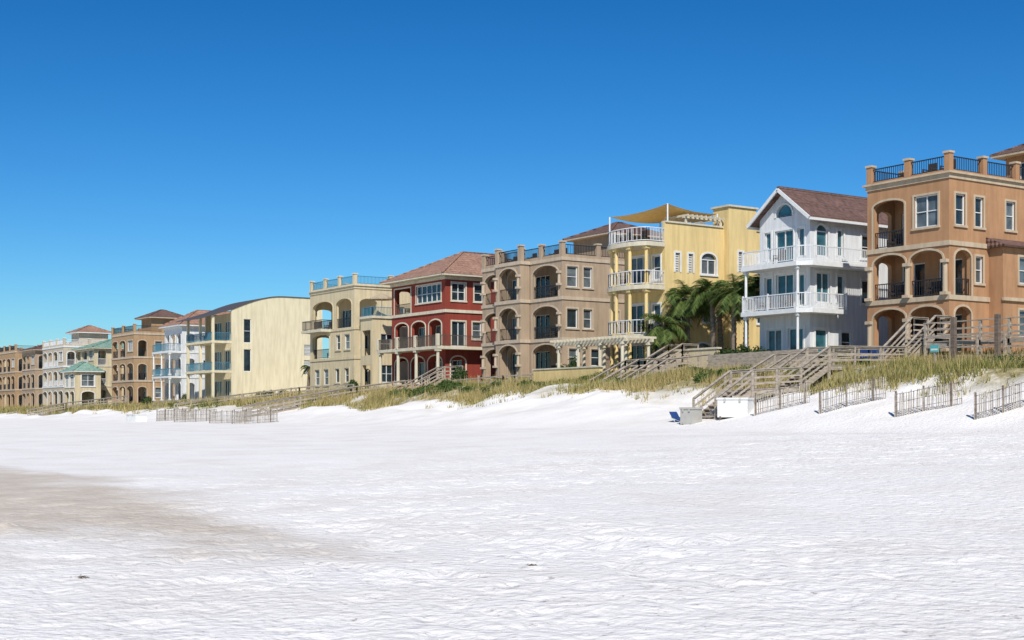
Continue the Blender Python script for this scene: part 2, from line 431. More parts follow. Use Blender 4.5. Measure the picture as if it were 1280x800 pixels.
# white gabled house
X0,Y0,Z0=63.9,67,5.0
b=B('white_gabled_house',-X0,Y0,Z0); W=4.7;Dp=13;hw=W/2
b.box('white',.02,W-.02,.02,Dp-.02,-2.5,0)
fl=[0,3.6,6.7,10.0]
fo=[[(.6,2.0,.05,2.4,0,'t'),(2.6,4.0,.05,2.4,0,'t')],[(.5,1.1,.3,2.4,0,'t'),(1.5,3.1,.05,2.5,0,'t'),(3.5,4.2,.3,2.4,0,'t')],[(.5,1.1,.5,2.4,0,'t'),(1.5,3.2,.05,2.4,0,'t'),(3.6,4.2,.5,2.4,0,'t')]]
so=[[(.3+.2,1.7,.1,2.3,0,'t'),(3,4,.8,2.2,0,'w')],[(.6,1.9,.5,2.5,.0,'t'),(2.6,3.3,.5,2.4,0,'t'),(5,6,.6,2.2,0,'w')],[(.6,1.7,.5,2.6,.4,'t'),(2.6,3.2,.6,2.4,0,'t'),(5,6,.6,2.2,0,'w')]]
for i in range(3):
    z0=fl[i];z1=fl[i+1]
    b.panel('white','f',0,0,W,z0,z1,[(a,c,z0+d,z0+e,r,k) for a,c,d,e,r,k in fo[i]],trim='wtrim')
    b.panel('white','s',0,.3,Dp,z0,z1,[(a,c,z0+d,z0+e,r,k) for a,c,d,e,r,k in so[i]],trim='wtrim')
    b.panel('white','s',W,.3,Dp,z0,z1,[(3,4,z0+.8,z0+2.2,0,'w')],sgn=-1)
    b.panel('white','f',Dp,.3,W-.3,z0,z1,sgn=-1)
rz=1.9
b.panel('white','f',0,1.2,W-1.2,10,10.9,[(hw-.75,hw+.75,10.02,10.85,.75,'t')],trim='wtrim')
b.hexa('white',[(0,0,10),(1.2,0,10),(1.2,.3,10),(0,.3,10),(0,0,10.01),(1.2,0,10.9),(1.2,.3,10.9),(0,.3,10.01)])
b.hexa('white',[(W-1.2,0,10),(W,0,10),(W,.3,10),(W-1.2,.3,10),(W-1.2,0,10.9),(W,0,10.01),(W,.3,10.01),(W-1.2,.3,10.9)])
b.hexa('white',[(1.2,0,10.9),(W-1.2,0,10.9),(W-1.2,.3,10.9),(1.2,.3,10.9),(hw-.05,0,11.72),(hw+.05,0,11.72),(hw+.05,.3,11.72),(hw-.05,.3,11.72)])
ov=.55
for sg in (0,1):
    e0=-ov if sg==0 else W+ov; dz=10-ov*.75
    P=[(e0,-.6,dz),(hw,-.6,10+rz-.1),(hw,Dp+.5,10+rz-.1),(e0,Dp+.5,dz)]
    b.hexa('tilebrown',P+[(u,v,z+.16) for u,v,z in P])
    b.beam('wtrim',(e0,-.66,dz+.0),(hw,-.66,10+rz-.1),.1,.22)
    b.box('wtrim',min(e0,e0+.08)-.05,max(e0,e0+.08),-.6,Dp+.5,dz-.12,dz+.05)
b.box('tilebrown',hw-.12,hw+.12,-.6,Dp+.5,10+rz+.0,10+rz+.14)
for z,u0,vm in ((3.6,-1.1,2.4),(6.7,-1.1,5.5)):
    b.prism('wtrim',[(u0,vm),(u0,-.9),(-.3,-1.6),(W+.2,-1.6),(W+.2,0),(-.004,-.004),(-.004,vm)],z-.3,z)
    b.rail('wmetal',[(u0+.08,vm),(u0+.08,-.85),(-.25,-1.5),(2.4,-1.5),(W+.1,-1.5),(W+.1,0)],z,1.0,step=.15,post=.045)
for z0,z1 in((0,3.3),(3.6,6.4)):
    for u,v in ((-.2,-1.35),(W-.05,-1.35)): b.column('wtrim',u,v,z0,z1,.1)
chair(b,1.3,-.8,3.6);chair(b,3.4,-.8,3.6);chair(b,2,-.8,6.7)
b.finish()

# yellow house
b=B('yellow_stucco_house',-77.5,66,4.5); W=4.8;Dp=15
b.box('yellow',.02,W-.02,.02,Dp-.02,-2.5,0)
fl=[0,3.05,6.7,9.9]
for i in range(3):
    z0=fl[i];z1=fl[i+1]
    b.panel('yellow','f',0,0,W,z0,z1,[(.5,1.4,z0+.5,z0+2.3,0,'w'),(1.9,4.2,z0+.05,z0+2.4,0,'d')],trim='wtrim')
    b.panel('yellow','s',W,.3,Dp,z0,z1,[(3,4.2,z0+.8,z0+2.2,0,'w')],sgn=-1)
sops=[(3.6,5.1,7.75,9.35,.45,'w'),(2.3,2.75,7.75,9.2,0,'l'),(1.0,1.45,7.75,9.2,0,'l'),(1.0,2.4,4.1,5.7,0,'w'),(3.8,5.0,4.1,5.7,0,'w'),(3.0,4.6,.4,2.5,.4,'w'),
      (11,11.8,8,9.4,0,'l'),(9.4,10.2,8,9.4,0,'l'),(9.4,10.6,4.2,5.7,0,'w'),(11.8,12.8,4.2,5.7,0,'w')]
b.panel('yellow','s',0,.3,Dp,0,9.9,sops,trim='wtrim')
b.panel('yellow','s',0,0.0,Dp,9.9,11.4,[],th=.3)
b.box('yellow',.3,W,5.9,6.2,9.9,11.4); b.box('yellow',W-.3,W,6.2,Dp,9.9,11.4); b.box('yellow',.3,W-.3,6.2,Dp,9.6,9.9)
b.box('yellow',.3,W,.3,6.0,9.58,9.9); b.box('trimc',-.1,.4,0,5.8,11.4,11.52); b.box('trimc',-.1,W+.1,8.9,Dp+.1,11.4,11.55)
b.box('yellow',0,W,Dp,Dp+.3,0,11.4)
b.panel('yellow','s',-.55,5.9,8.8,0,13.0,[(6.9,7.35,8,9.6,0,'l'),(6.9,7.35,4.5,6,0,'l')],th=.2,trim='wtrim')
b.box('yellow',-.35,1.2,5.9,6.1,-.0,13.0); b.box('yellow',-.35,1.2,8.6,8.8,0,13.0); b.box('yellow',1.0,1.2,6.1,8.6,11,13.0); b.box('yellow',-.35,1.0,6.1,8.6,12.7,12.99)
b.box('trimc',-.68,1.35,5.77,8.93,13.0,13.14)
def curve(dep,n=14,u0=.0,u1=W,inset=0.):
    c=(u0+u1)/2;R=(u1-u0)/2-inset
    return [(c-R*math.cos(math.pi*i/n),-(dep-.9-inset*.3)-(.9-inset*.7)*math.sin(math.pi*i/n)) for i in range(n+1)]
for z in fl[1:]:
    cv=curve(2.4)
    b.prism('trimc',[(0,-.004)]+cv+[(W,-.004)],z-.32,z)
    b.rail('wmetal',[(.1,0)]+curve(2.4,14,inset=.1)+[(W-.1,0)],z,1.05,step=.14)
for i,(z0,z1) in enumerate(((0,2.73),(3.05,6.38),(6.7,9.58))):
    for u,v in((.35,-1.5),(1.6,-2.05),(3.2,-2.05),(4.45,-1.5)): b.column('yellow',u,v,z0,z1,.15)
chair(b,1.6,-1.0,3.05);chair(b,3.2,-1.1,6.7);chair(b,3.2,-1.1,9.9);chair(b,1.5,-1.0,9.9)
for (u,v,h) in ((W-.2,-1.6,2.3),(.4,.6,3.0),(.3,5.5,2.6),(W-.1,3.5,2.3)): b.cyl('wmetal',u,v,9.9,9.9+h,.06)
def sail(p,q,r):
    n=8; P=[Vector(x) for x in(p,q,r)]
    for i in range(n):
        for j in range(n-i):
            def pt(a,c):
                k=n-a-c; w=(P[0]*a+P[1]*c+P[2]*k)/n; sag=.25*(a*c+c*k+k*a)/(n*n/3.)
                return (w.x,w.y,w.z-sag)
            b.poly('sail',[pt(i,j),pt(i+1,j),pt(i,j+1)])
            if i+j<n-1: b.poly('sail',[pt(i+1,j),pt(i+1,j+1),pt(i,j+1)])
sail((W-.2,-1.6,12.2),(.4,.6,12.9),(W-.1,3.5,12.15)); sail((.4,.6,12.9),(.3,5.5,12.5),(W-.1,3.5,12.2))
for v in np.arange(2.0,5.9,.45): b.box('trimc',-.3,2.5,v,v+.1,12.0,12.16)
for v in(2.1,5.6):
    b.box('trimc',.05,.2,v,v+.15,11.52,11.9)
b.box('trimc',.05,.2,1.9,5.9,11.9,12.0)
b.finish()

# tan arcaded house
fl=[0,3.2,6.6,9.85]
ar=[(.5,4.2,0,2.7,.75,'o'),(5.0,8.0,0,2.75,.8,'o'),(8.8,11.7,0,2.6,.7,'o')]
b=house('tan_arcaded_house',90.5,4.75,12.1,15,fl,'tan','tan_trim',[ar,ar,ar],
 [[(.7,1.6,.9,2.3,0,'w'),(3,4,.9,2.3,0,'w')],[(.5,1.6,.8,2.4,0,'w'),(2.2,3.1,.8,2.4,0,'w'),(5,6,.8,2.4,0,'w')],[(.5,1.6,.8,2.5,0,'w'),(2.2,3.1,.8,2.5,0,'w'),(5,6,.8,2.4,0,'w')]],rec=2.6)
for i in range(3):
    z0=fl[i];z1=fl[i+1]-.28
    b.panel('tan','f',-1.0,4.6,8.4,z0,z1,[(5.1,7.9,z0,z0+2.75,.8,'o')],th=.3,trim='tan_trim')
    b.panel('tan','s',4.6,-.7,-.06,z0,z1,th=.25); b.panel('tan','s',8.15,-.7,-.06,z0,z1,th=.25)
    b.box('tan_trim',4.5,8.5,-1.08,-.081,fl[i+1]-.28,fl[i+1]+.002)
    if i: b.rail('black',[(5.12,-.85),(7.88,-.85)],z0,1.0)
    for u in(4.75,8.25): b.column('tan_trim',u,-1.12,z0+.9,z0+2.1,.13)
    for u in(.25,11.85): b.column('tan_trim',u,-.1,z0+.9,z0+2.1,.13)
roofdeck(b,12.1,15,9.85,'tan','tan_trim','black',5,5)
b.rail('black',[(4.75,-.9),(8.25,-.9)],9.87,1.0); 
for u in (4.75,8.25): b.box('tan',u-.2,u+.2,-1.05,-.65,9.86,11.1); b.box('tan_trim',u-.26,u+.26,-1.11,-.6,11.1,11.22)
for u in(2,3.2,6.5,9.5): chair(b,u,1.5,9.86)
b.box('tan',1.0,6.5,6,12,9.85,12.2); b.hip('tilebrown',1.0,6.5,6,12,12.36,1.4,.7,'tan_trim')
b.finish()

# red hip-roofed house
fl=[0,3.5,7.0,10.1]
b=house('red_stucco_house',109,4.45,10.3,14,fl,'red','trimc',
 [[(.6,3.2,0,2.7,.6,'o'),(3.8,6.4,0,2.7,.6,'o'),(7,9.6,0,2.7,.6,'o')],
  [(.7,3.0,.0,2.6,.5,'o'),(3.7,6.3,.0,2.6,.5,'o'),(7,9.6,.0,2.6,.5,'o')],
  [(.8,5.4,.85,2.5,0,'w'),(6.5,9.7,0,2.5,0,'o')]],
 [[(.6,2.2,0,2.6,.5,'o')],[(.7,2.2,.05,2.4,0,'d'),(3,4,.8,2.4,0,'w')],[(.7,2.2,.85,2.5,0,'w'),(3.2,4.2,.85,2.5,0,'w')]],rec=2.4,railm='bronze',slabproj=.12)
b.box('trimc',-1.2,10.5,-1.6,-.125,3.22,3.5); b.box('trimc',-1.2,-.125,-.125,4,3.22,3.5)
b.rail('bronze',[(-1.1,4),(-1.1,-1.5),(3,-1.5),(6.5,-1.5),(10.4,-1.5),(10.4,0)],3.5,1.0,step=.14,post=.14,postmat='trimc')
for u in(-.9,3.1,6.6,10.2): b.column('trimc',u,-1.35,0,3.22,.17)
b.hip('tilered',0,10.3,0,14,10.28,2.9,.9,'trimc')
b.finish()

# beige house with roof railing
fl=[0,3.5,6.6,10.9]
b=house('beige_stucco_house',127.4,4.2,10.6,13,fl,'cream','cream',
 [[(1.2,2.2,.8,2.3,0,'w'),(3.4,4.4,.8,2.3,0,'w'),(6,7.2,.6,2.3,0,'w'),(8.2,9.4,.6,2.3,0,'w')],
  [(1.0,2.2,.8,2.4,0,'w'),(3.2,4.2,.8,2.4,0,'w'),(5.8,9.9,0,2.6,.4,'o')],
  [(.6,4.2,0,3.1,.7,'o'),(5.0,9.9,0,3.1,.7,'o')]],
 [[(.8,1.7,.8,2.2,0,'w'),(2.4,3.8,.0,2.3,0,'d')],[(.8,1.7,.8,2.3,0,'w'),(2.6,3.6,.8,2.3,0,'w'),(6,7,.8,2.3,0,'w')],[(.6,2.7,0,3.0,.5,'o'),(5,6,.8,2.3,0,'w')]],rec=2.9)
roofdeck(b,10.6,13,10.9,'cream','trimc','teal',4,4)
b.box('trimc',-.2,10.8,-.2,13.2,10.9,11.0)
b.box('trimc',5.4,10.4,-1.2,-.082,6.32,6.6); b.rail('bronze',[(5.5,0),(5.5,-1.1),(10.3,-1.1),(10.3,0)],6.6,1.0)
b.finish()
b=B('cream_patio_annex',-123.8,66.2,4.3)
b.panel('cream','f',0,0,2.6,0,7.2,[(.4,2.2,0,2.4,0,'o'),(.4,2.2,3.4,6,0,'o')],th=.3); b.panel('cream','s',0,.3,5,0,7.2,[(1,2.4,3.6,5.6,0,'w'),(1,2.4,.6,2.4,0,'w')])
b.box('cream',.3,2.6,4.7,5,-2,7.2); b.box('trimc',-.15,2.75,-.15,5.1,7.2,7.45); b.box('cream',.3,2.6,.3,4.7,2.8,3.05); b.box('cream',0,2.6,0,4.7,-2,0)
b.rail('teal',[(0.1,.1),(2.5,.1)],7.45,.9); b.rail('teal',[(0.1,.1),(.1,5)],7.45,.9)
umbrella(b,1.3,1.8,7.45)
b.finish()

# pale modern house with curved roof
b=B('curved_roof_modern_house',-160.5,66,3.4); W=9.0;Dp=12.5
N_=16
def topz(v): 
    t=min(1,max(0,v/7.0)); return 11.3+1.9*math.sin(t*math.pi/2)
ops=[(1.6,2.6,7.2,10.2,0,'w'),(1.6,2.6,3.6,6.4,0,'w'),(9.9,11.0,5.8,7.2,0,'l'),(9.9,11.3,3.4,5.2,0,'l')]
b.panel('cream_pale','s',0,0,Dp,0,11.0,ops,trim=None)
for i in range(N_):
    v0=Dp*i/N_;v1=Dp*(i+1)/N_
    b.hexa('cream_pale',[(0,v0,11),(.3,v0,11),(.3,v1,11),(0,v1,11),(0,v0,topz(v0)),(.3,v0,topz(v0)),(.3,v1,topz(v1)),(0,v1,topz(v1))])
for i in range(-5,N_):
    v0=Dp*i/N_;v1=Dp*(i+1)/N_
    z0=topz(v0) if v0>=0 else 11.3+v0*.32; z1=topz(v1) if v1>0 else 11.3+v1*.32
    b.hexa('bronze',[(-.1,v0,z0),(W+.1,v0,z0),(W+.1,v1,z1),(-.1,v1,z1),(-.1,v0,z0+.1),(W+.1,v0,z0+.1),(W+.1,v1,z1+.1),(-.1,v1,z1+.1)])
b.box('cream_pale',W-.3,W,0,Dp,0,11.2); b.box('cream_pale',.3,W-.3,Dp-.3,Dp,0,12.9)
b.panel('cream_pale','f',.6,.3,W-.3,0,11.0,[(.8,3.8,7.6,10,0,'d'),(4.8,8.2,7.6,10,0,'d'),(.8,3.8,3.9,6.3,0,'d'),(4.8,8.2,3.9,6.3,0,'d'),(.8,3.8,.1,2.5,0,'d'),(4.8,8.2,.1,2.5,0,'d')])
for z in(3.7,7.4):
    b.box('cream_pale',0.1,W+.1,-2.6,-.002,z-.3,z); b.rail('teal',[(.2,0),(.2,-2.5),(3,-2.5),(6,-2.5),(W,-2.5),(W,0)],z,1.0,step=.15)
for u in(.3,4.5,8.8):
    b.box('cream_pale',u-.15,u+.15,-2.5,-2.2,-1.5,10.6)
b.box('cream_pale',0,W,0,Dp,-2,0)
b.finish()

# white house with tile roof
fl=[0,3.3,6.7,10.1]
a3=[(.4,2.2,0,2.5,.5,'o'),(2.6,4.4,0,2.5,.5,'o'),(4.8,6.4,0,2.5,.5,'o')]
b=house('white_villa',177.8,3.5,6.8,12,fl,'white','wtrim',[a3,a3,a3],
  [[(.6,1.8,0,2.4,.4,'o'),(4,5,.8,2.2,0,'w')],[(.6,1.8,0,2.4,.4,'o'),(3,4,.8,2.2,0,'w'),(6,7,.8,2.2,0,'w')],[(.6,1.8,0,2.4,.4,'o'),(3,4,.8,2.2,0,'w'),(6,7,.8,2.2,0,'w')]],railm='wmetal')
b.hip('tilered',0,6.8,0,12,10.26,2.3,.7)
for z in(3.3,6.7):
    b.box('wtrim',.2,6.9,-1.8,-.081,z-.26,z-.002); b.rail('teal',[(.3,0),(.3,-1.7),(3.5,-1.7),(6.8,-1.7),(6.8,0)],z,1.0)
    for u in(.4,3.5,6.7): b.column('wtrim',u,-1.6,z-3.3,z-.26,.12)
b.finish()

def generic(name,s_,Z,W,fl,wall,trim,nb,roof,railm='black',tilem='tilebrown',Y0=66,Dp=13,rise=.5,cupola=False):
    w=W/nb
    bays=[(i*w+.35,(i+1)*w-.35,0,2.5,rise,'o') for i in range(nb)]
    lv=[]
    for i in range(len(fl)-1):
        if i==len(fl)-2 and nb>2: lv.append([(bays[0][0]+.2,bays[0][1]-.2,.8,2.4,0,'w')]+bays[1:])
        else: lv.append(bays)
    sd=[[(.6,1.9,0,2.4,.4,'o'),(3.2,4.3,.8,2.3,0,'w'),(6.2,7.3,.8,2.3,0,'w'),(9.2,10.2,.8,2.3,0,'w')] for _ in fl[1:]]
    b=house(name,s_,Z,W,Dp,fl,wall,trim,lv,sd,railm=railm,Y0=Y0)
    if roof=='deck': roofdeck(b,W,Dp,fl[-1],wall,trim,railm,max(3,nb),4)
    else: b.hip(tilem,0,W,0,Dp,fl[-1]+.16,roof,.7,trim)
    if cupola:
        b.box(wall,W*.1,W*.1+4.5,3,8,fl[-1]+.002,fl[-1]+2.3); b.hip(tilem,W*.1,W*.1+4.5,3,8,fl[-1]+2.46,1.3,.8,trim)
    b.finish()
generic('brown_stucco_house',197.6,3.3,10.5,[0,3.4,6.9,10.4],'brownst','tan_trim',3,'deck',cupola=True)
generic('green_roof_house',216.9,3.2,10,[0,3.1,6.3,8.9],'cream','trimc',3,1.9,tilem='tilegreen',railm='wmetal')
b=B('green_roof_pavilion',-213.5,62,2.9)
b.panel('cream','f',0,0,6,-1,5.4,[(.5,2.7,0,2.3,.4,'o'),(3.3,5.5,0,2.3,.4,'o'),(.5,2.7,3,5,.3,'w'),(3.3,5.5,3,5,.3,'w')],trim='wtrim')
b.panel('cream','s',0,.3,4,-1,5.4,[(1,3,0,2.3,.4,'o'),(1,3,3.1,4.9,0,'w')],trim='wtrim'); b.box('cream',5.7,6,.3,4,-1,5.4); b.box('cream',.3,5.7,3.7,4,-1,5.4)
b.hip('tilegreen',0,6,0,4,5.5,1.5,.5); b.finish()
generic('cream_arcade_house',234,3.1,13,[0,3.4,6.8,10.2],'beige','wtrim',4,'deck',tilem='tilered',cupola=True,railm='wmetal')
generic('tan_beach_house',252,3.0,9,[0,3.4,6.9,10.2],'tan','tan_trim',3,1.6)
generic('brown_beach_house',266,3.0,13,[0,3.4,6.8,10.6],'brownst','tan_trim',4,'deck')
generic('cream_beach_house',286,3.0,12,[0,3.4,6.8,10.2],'cream','trimc',3,2.0,tilem='tilered')
generic('white_beach_house',305,3.0,13,[0,3.4,6.8,10.2],'white','wtrim',4,'deck',railm='wmetal')

# ------------------------------------------------------------------ boardwalks
def boardwalk(name,pts,w=1.5,wm='wood',rh=1.0):
    b=B(name,0,0,0)
    P=[(-x,y,z) for x,y,z in pts]
    for p,q in zip(P[:-1],P[1:]):
        p=Vector(p);q=Vector(q); d=Vector((q.x-p.x,q.y-p.y,0)); L=d.length; d.normalize(); sd=Vector((-d.y,d.x,0))
        slope=abs(q.z-p.z)/L
        if slope>.3:
            n=max(2,int(abs(q.z-p.z)/.18))
            for i in range(n):
                t=(i+.5)/n; c=p.lerp(q,t)
                b.beam(wm,tuple(c-sd*w/2),tuple(c+sd*w/2),L/n*1.05,.05)
            for k in(-1,1): b.beam(wm,tuple(p+sd*k*w/2+Vector((0,0,-.12))),tuple(q+sd*k*w/2+Vector((0,0,-.12))),.07,.3)
        else:
            n=max(1,int(L/.16))
            for i in range(n):
                c=p.lerp(q,(i+.5)/n); b.beam(wm,tuple(c-sd*w/2),tuple(c+sd*w/2),.14,.04)
            for k in(-1,1): b.beam(wm,tuple(p+sd*k*w*.46+Vector((0,0,-.15))),tuple(q+sd*k*w*.46+Vector((0,0,-.15))),.06,.24)
        np_=max(1,round(L/1.8))
        for k in(-1,1):
            o=sd*k*(w/2+.05)
            for i in range(np_+1):
                c=p.lerp(q,i/np_)+o; gz=float(terrain(-c.x,c.y))-.5
                b.box(wm,c.x-.05,c.x+.05,c.y-.05,c.y+.05,min(gz,c.z-.3),c.z+rh+.04)
            for h,t in((rh,.09),(rh*.62,.09),(rh*.3,.09)):
                b.beam(wm,tuple(p+o+Vector((0,0,h))),tuple(q+o+Vector((0,0,h))),.05,t)
            b.beam(wm,tuple(p+o+Vector((0,0,rh+.06))),tuple(q+o+Vector((0,0,rh+.06))),.16,.04)
    b.finish()
boardwalk('wooden_boardwalk',[(-52.6,66,6.3),(-52.6,64.6,6.3),(-52.6,62.0,4.4),(-53,56.2,4.3),(-53,54.0,3.1),(-53.2,50.6,2.9),(-53.2,48,1.4)],1.6)
boardwalk('wooden_boardwalk',[(-58.5,64.3,4.5),(-59,59.5,4.2),(-59,57.2,3.1),(-59,55.5,3.0)],1.3)
boardwalk('wooden_boardwalk',[(-74.6,66,5.6),(-74.6,64.5,5.6),(-74.6,62.3,4.5),(-74.6,60.5,4.4),(-74.6,57.3,2.9)],1.4)
boardwalk('wooden_boardwalk',[(-71,64,4.7),(-71.5,60.5,4.3),(-71.5,57.7,2.9)],1.3)
boardwalk('wooden_boardwalk',[(-106.5,66,5.0),(-106.8,64.2,4.9),(-107,61,3.3)],1.4)
boardwalk('wooden_boardwalk',[(-112.5,64,3.9),(-113,58.5,3.2),(-113.5,53,2.3),(-113.5,48,1.4)],1.3,rh=.9)
boardwalk('wooden_boardwalk',[(-135,65,3.8),(-138,58,2.9),(-142,52,1.8)],1.3,rh=.85)
boardwalk('wooden_boardwalk',[(-198,65,3.3),(-198,56,2.2),(-198,51,1.2)],1.3)

def woodfence(name,pts,h=1.1,mat='wood',solid=False):
    b=B(name,0,0,0)
    for (x0,y0),(x1,y1) in zip(pts[:-1],pts[1:]):
        L=math.hypot(x1-x0,y1-y0); n=max(1,round(L/1.8))
        for i in range(n+1):
            x=x0+(x1-x0)*i/n;y=y0+(y1-y0)*i/n;z=float(terrain(x,y)); b.box(mat,-x-.06,-x+.06,y-.06,y+.06,z-.5,z+h+.05)
        za=float(terrain(x0,y0));zb=float(terrain(x1,y1))
        for k in(h,h*.6,h*.25): b.beam(mat,(-x0,y0,za+k),(-x1,y1,zb+k),.05,.1)
        if solid:
            m=int(L/.16)
            for i in range(m):
                t=(i+.5)/m;x=x0+(x1-x0)*t;y=y0+(y1-y0)*t;z=za+(zb-za)*t
                b.box(mat,-x-.07,-x+.07,y-.085,y-.06,z,z+h+.02)
    b.finish()
woodfence('wooden_fence',[(-38,62.6),(-44,62.8),(-51.2,63)],1.4)
woodfence('wooden_fence',[(-60,63.5),(-64,63.6),(-70,63.6)],1.2,'wood',True)
woodfence('wooden_fence',[(-86,61),(-92,61.2),(-101,61)],1.0)
woodfence('wooden_fence',[(-116,60),(-128,60),(-139,59.5)],1.0)
woodfence('wooden_fence',[(-150,60),(-172,60)],1.0)

b=B('wooden_deck',0,0,0)
for i in range(26): b.box('wood',40,51.3,63.2+i*.11-.002,63.2+i*.11+.1,5.7,5.75)
for u in np.arange(40.2,51.5,1.85):
    b.box('wood',u-.07,u+.07,63.1,63.24,3.8,6.8)
b.beam('wood',(40,63.15,6.8),(51.4,63.15,6.8),.14,.06);b.beam('wood',(40,63.15,6.4),(51.4,63.15,6.4),.05,.1);b.beam('wood',(40,63.15,6.05),(51.4,63.15,6.05),.05,.1)
b.box('wood',40,51.3,63.1,63.16,5.45,5.7)
for u in(42,45.2,48): b.box('woodd',u-.12,u+.12,61.3,61.54,3.4,6.9)
b.finish()

def sandfence(p,q,h=1.05):
    b=B('sand_fence',0,0,0)
    L=math.hypot(q[0]-p[0],q[1]-p[1]); n=int(L/.10)
    for i in range(n+1):
        t=i/n; x=p[0]+(q[0]-p[0])*t; y=p[1]+(q[1]-p[1])*t; z=float(terrain(x,y))
        j=random.uniform(-.04,.04); hh=h+random.uniform(-.06,.05); l=random.uniform(-.05,.05)
        b.beam('fencewood',(-x,y,z-.3),(-x+l,y+j,z+hh),.05,.02)
        if i%12==0: b.cyl('woodd',-x,y+.06,z-.3,z+h+.1,.045,n=7)
    for k in(.25,.6,.95):
        for i in range(0,n,5):
            pts=[]
            for jn in(i,min(n,i+5)):
                t=jn/n;x=p[0]+(q[0]-p[0])*t;y=p[1]+(q[1]-p[1])*t;pts.append((-x,y,float(terrain(x,y))+k*h))
            b.beam('bronze',pts[0],pts[1],.02,.02)
    b.finish()
for p,q in [((-36.3,47.8),(-35.0,50.6)),((-40.5,47.8),(-38.8,50.2)),((-45,47.8),(-43.1,50.2)),((-49.3,47.8),(-47.7,50)),
            ((-107,44),(-103.4,46.5)),((-112,44),(-108.6,46.5)),((-122,44.5),(-118,47)),((-131,46),(-126,48)),((-32,47.8),(-31,50.5))]: sandfence(p,q)

def lidbox(name,X,Y,w,d,h,mat,rot=0):
    z=float(terrain(X,Y))-.08
    b=B(name,X,Y,z); b.e.rotation_euler=(0,0,rot)
    b.box(mat,-w/2,w/2,-d/2,d/2,0,h-.1); b.box(mat,-w/2-.04,w/2+.04,-d/2-.04,d/2+.04,h-.1,h)
    for u in(-w*.25,w*.25): b.box('louver',u-.05,u+.05,-d/2-.06,-d/2-.04,h-.22,h-.04)
    for u in(-w/2+.1,w/2-.2): b.box('woodd',u,u+.1,-d/2-.01,d/2+.01,-.15,.05)
    b.finish()
lidbox('storage_box',-51.3,48.4,1.6,1.0,1.0,'wtrim',.5)
lidbox('storage_box',-53.0,46.9,.8,.8,.9,'louver',.2)
lidbox('storage_box',-131,44,2.2,1.2,.9,'wtrim',.1)
b=B('blue_beach_chair',-54.6,47.4,float(terrain(-54.6,47.4)))
b.beam('blue',(-.4,0,.05),(.2,0,.22),.5,.04); b.beam('blue',(.2,0,.22),(.42,0,.50),.5,.04)
for v in(-.22,.22): b.beam('wmetal',(-.4,v,0),(.25,v,.2),.03,.03); b.beam('wmetal',(.3,v,.25),(.0,v,0),.03,.03); b.beam('wmetal',(.2,v,.2),(.44,v,.53),.03,.03)
b.finish()
b=B('beach_sign',-48.5,60.5,float(terrain(-48.5,60.5)))
b.box('wood',-.05,.05,-.05,.05,-.4,1.3); b.box('signc',-.28,.28,-.08,-.05,.85,1.25); b.box('wtrim',-.22,.22,-.09,-.081,.95,1.05); b.finish()

b=B('cream_pergola',0,0,4.35)
for u in(75.8,78.4,81,83.5):
    for v in(60.6,63.0): b.column('trimc',u,v,-1.2,2.45,.14)
for v in(60.6,63.0): b.box('trimc',75.3,84,v-.08,v+.08,2.45,2.7)
for u in np.arange(75.5,83.9,.42): b.box('trimc',u,u+.09,60.1,63.5,2.7,2.86)
b.finish()
b=B('garden_wall',0,0,4.3)
b.box('cream',71,77.2,65.2,65.5,-1.5,1.9); b.box('trimc',70.9,77.3,65.12,65.58,1.9,2.02)
b.box('yellow',77.7,86,60.0,60.3,-1.6,.7); b.box('trimc',77.6,86.1,59.94,60.36,.7,.8)
b.finish()
b=B('recycling_bin',-55.2,63.6,4.6)
for k in(0,.8):
    b.hexa('blue',[(k,0,-.3),(k+.55,0,-.3),(k+.55,.6,-.3),(k,.6,-.3),(k-.04,-.04,1.0),(k+.6,-.04,1.0),(k+.6,.64,1.0),(k-.04,.64,1.0)]); b.box('blue',k-.07,k+.63,-.08,.68,1.0,1.07)
b.finish()

# ------------------------------------------------------------------ vegetation
def attr_mat(name,rough=.7,trans=.25):
    m,nt,b=new_mat(name)
    at=N(nt,'ShaderNodeAttribute',attribute_name='tint'); nt.links.new(at.outputs['Color'],b.inputs['Base Color'])
    b.inputs['Roughness'].default_value=rough; b.inputs['Specular IOR Level'].default_value=.2
    tr=N(nt,'ShaderNodeBsdfTranslucent'); nt.links.new(at.outputs['Color'],tr.inputs['Color'])
    mx=N(nt,'ShaderNodeMixShader'); mx.inputs[0].default_value=trans
    out=nt.nodes['Material Output']; nt.links.new(b.outputs[0],mx.inputs[1]); nt.links.new(tr.outputs[0],mx.inputs[2]); nt.links.new(mx.outputs[0],out.inputs['Surface'])
    return m
LEAF=attr_mat('foliage')
def trimesh(name,V,col,parent=None,mat=LEAF,oname=None):
    n=len(V); me=bpy.data.meshes.new(name)
    me.vertices.add(n*3); me.vertices.foreach_set('co',V.astype(np.float32).ravel())
    me.loops.add(n*3); me.loops.foreach_set('vertex_index',np.arange(n*3,dtype=np.int32))
    me.polygons.add(n); me.polygons.foreach_set('loop_start',(np.arange(n)*3).astype(np.int32)); me.polygons.foreach_set('loop_total',np.full(n,3,np.int32))
    me.update(calc_edges=True)
    ca=me.color_attributes.new('tint','FLOAT_COLOR','POINT')
    c=np.repeat(np.concatenate([col,np.ones((n,1))],1),3,axis=0); ca.data.foreach_set('color',c.astype(np.float32).ravel())
    me.materials.append(mat); o=bpy.data.objects.new(oname or name,me); scene.collection.objects.link(o)
    if parent: o.parent=parent
    return o
